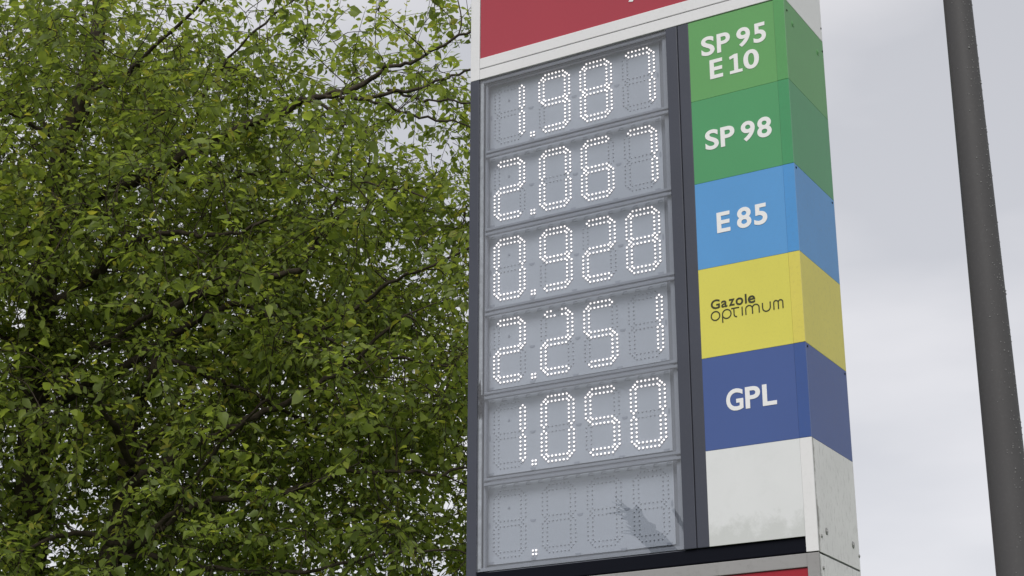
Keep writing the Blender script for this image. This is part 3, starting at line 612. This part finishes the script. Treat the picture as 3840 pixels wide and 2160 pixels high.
# the leaves that show largest: nearest to where the photograph was taken and not behind the sign
cp = np.array(CAM); fw = np.array(fwd); rt = np.array(right); upv = np.array(up); cand = []
for k, A in allL.items():
    v_ = A[:, 0:3] - cp; zc = v_ @ fw; xs = (v_ @ rt) / zc; ys = (v_ @ upv) / zc
    vis = (np.abs(ys) < 0.171) & (xs > -0.304) & (xs < -0.03); score = A[:, 9] / zc; score[~vis] = 0
    cand += [(s_, k, i) for i, s_ in enumerate(score) if s_ > 0.006]
cand.sort(reverse=True); pick = cand[:290]
single = {'A': set(), 'B': set()}
for _, k, i in pick: single[k].add(i)
wid = rng.uniform(0.9, 1.25, 400000)
for k, A in allL.items():
    keep = np.array([i not in single[k] for i in range(len(A))]); Bq = A[keep]; pos, ax, nz, sx = frames(Bq); ln = Bq[:, 9]; w_ = wid[:len(Bq)]
    curl = rng.uniform(-0.8, 2.6, len(Bq)); bend = rng.normal(0, 0.14, len(Bq)); tw = rng.normal(0, 0.5, len(Bq))
    lx = LV[None, :, 0] * w_[:, None] + bend[:, None] * LV[None, :, 1] ** 2 + rng.normal(0, 0.022, (len(Bq), len(LV))); lz = LV[None, :, 2] * curl[:, None] + tw[:, None] * LV[None, :, 0] * LV[None, :, 1] + rng.normal(0, 0.02, (len(Bq), len(LV)))
    V = pos[:, None, :] + (sx[:, None, :] * lx[:, :, None] + ax[:, None, :] * (LV[None, :, 1:2] + 0.16) + nz[:, None, :] * lz[:, :, None]) * ln[:, None, None]
    F = (LF[None] + (np.arange(len(Bq)) * len(LV))[:, None, None]).reshape(-1, 3)
    me = np_mesh('crown', V.reshape(-1, 3), F, np.repeat(Bq[:, 10], len(LV)), smooth=True)
    tag(link('crown', me, tree_root[k], M['leaf']), 'mid green oval leaves hanging in loose sprays', kind='stuff')
    TV = []; TF = []; off = 0
    for path, rad in tubes[k]:
        v_, f_ = tube_arrays(path, rad, 4 if rad[0] > 0.004 else 3); 
        if f_.shape[1] == 4: TF.append(f_ + off)
        TV.append(v_); off += len(v_)
    tag(link('twigs', np_mesh('twigs', np.vstack(TV), np.vstack(TF)), tree_root[k], M['twig']), kind='stuff')
leaf_me = []
for i in range(16):
    v_ = LV + rng.normal(0, 0.022, LV.shape); v_[:, 0] += rng.normal(0, 0.14) * v_[:, 1] ** 2; v_[:, 2] += rng.normal(0, 0.5) * v_[:, 0] * v_[:, 1]; v_[:, 0] *= (0.95 + 0.3 * ((i * 3) % 8) / 8); v_[:, 1] += 0.16; v_[:, 2] *= -0.4 + 2.6 * i / 15
    me = np_mesh('leaf', v_, LF, np.full(len(v_), 0.22 + 0.58 * ((i * 7) % 16) / 16)); me.materials.append(M['leaf']); leaf_me.append(me)
for n_, (s_, k, i) in enumerate(pick):
    row = allL[k][i:i + 1]; pos, ax, nz, sx = frames(row); l_ = row[0, 9]
    o = bpy.data.objects.new('leaf', leaf_me[n_ % 16]); COL.objects.link(o)
    mw = Matrix([[sx[0][q] * l_, ax[0][q] * l_, nz[0][q] * l_, pos[0][q]] for q in range(3)] + [[0, 0, 0, 1]])
    o.parent = tree_root[k]; o.matrix_parent_inverse = parent_world(tree_root[k]).inverted(); o.matrix_basis = mw

# ------------------------------------------------------------------ unseen dark tree, added to give the lowest display's pane its mirrored streaks
lean = tag(empty('added_mirror_tree', (-5.0, -13.1, 0)), 'unseen dark leaning tree, added for the streaks mirrored in the lowest display', 'tree')
path = smooth_path([(-5.0, -13.1, -0.1), (-5.1, -13.05, 1.4), (-5.35, -12.9, 3.0), (-5.75, -12.75, 4.4), (-6.15, -12.58, 5.18), (-6.39, -12.47, 5.5), (-6.52, -12.41, 5.67), (-6.66, -12.34, 5.85), (-6.79, -12.29, 6.02), (-6.89, -12.24, 6.20)], rng, 0.012, 4)
V, F = tube_arrays(path, np.linspace(0.19, 0.10, len(path)) * (1 + rng.normal(0, 0.05, len(path))), 12); link('trunk', np_mesh('trunk', V, F), lean, M['far'])
V, F = tube_arrays(smooth_path([(-5.55, -12.82, 3.7), (-5.85, -12.62, 5.2), (-6.14, -12.51, 5.76), (-6.28, -12.43, 5.99), (-6.38, -12.37, 6.18)], rng, 0.02, 5), np.linspace(0.06, 0.02, 21), 8); link('branch', np_mesh('branch', V, F), lean, M['far'])
TV = []; TF = []; off = 0
for i in range(110):
    q = path[int(rng.integers(len(path) - 16, len(path)))]; d_ = np.array((-0.8, 0.1, 0.25)) + rng.normal(0, 0.25, 3); l_ = rng.uniform(0.16, 0.30)
    pp = q + d_ * np.linspace(0, 1, 4)[:, None] * l_ + np.array((0, 0, 0.10)) * (np.linspace(0, 1, 4)[:, None] ** 2) * l_
    v_, f_ = tube_arrays(pp, np.linspace(0.022, 0.004, 4), 5); TV.append(v_); TF.append(f_ + off); off += len(v_)
tag(link('twigs', np_mesh('twigs', np.vstack(TV), np.vstack(TF)), lean, M['far']), kind='stuff')
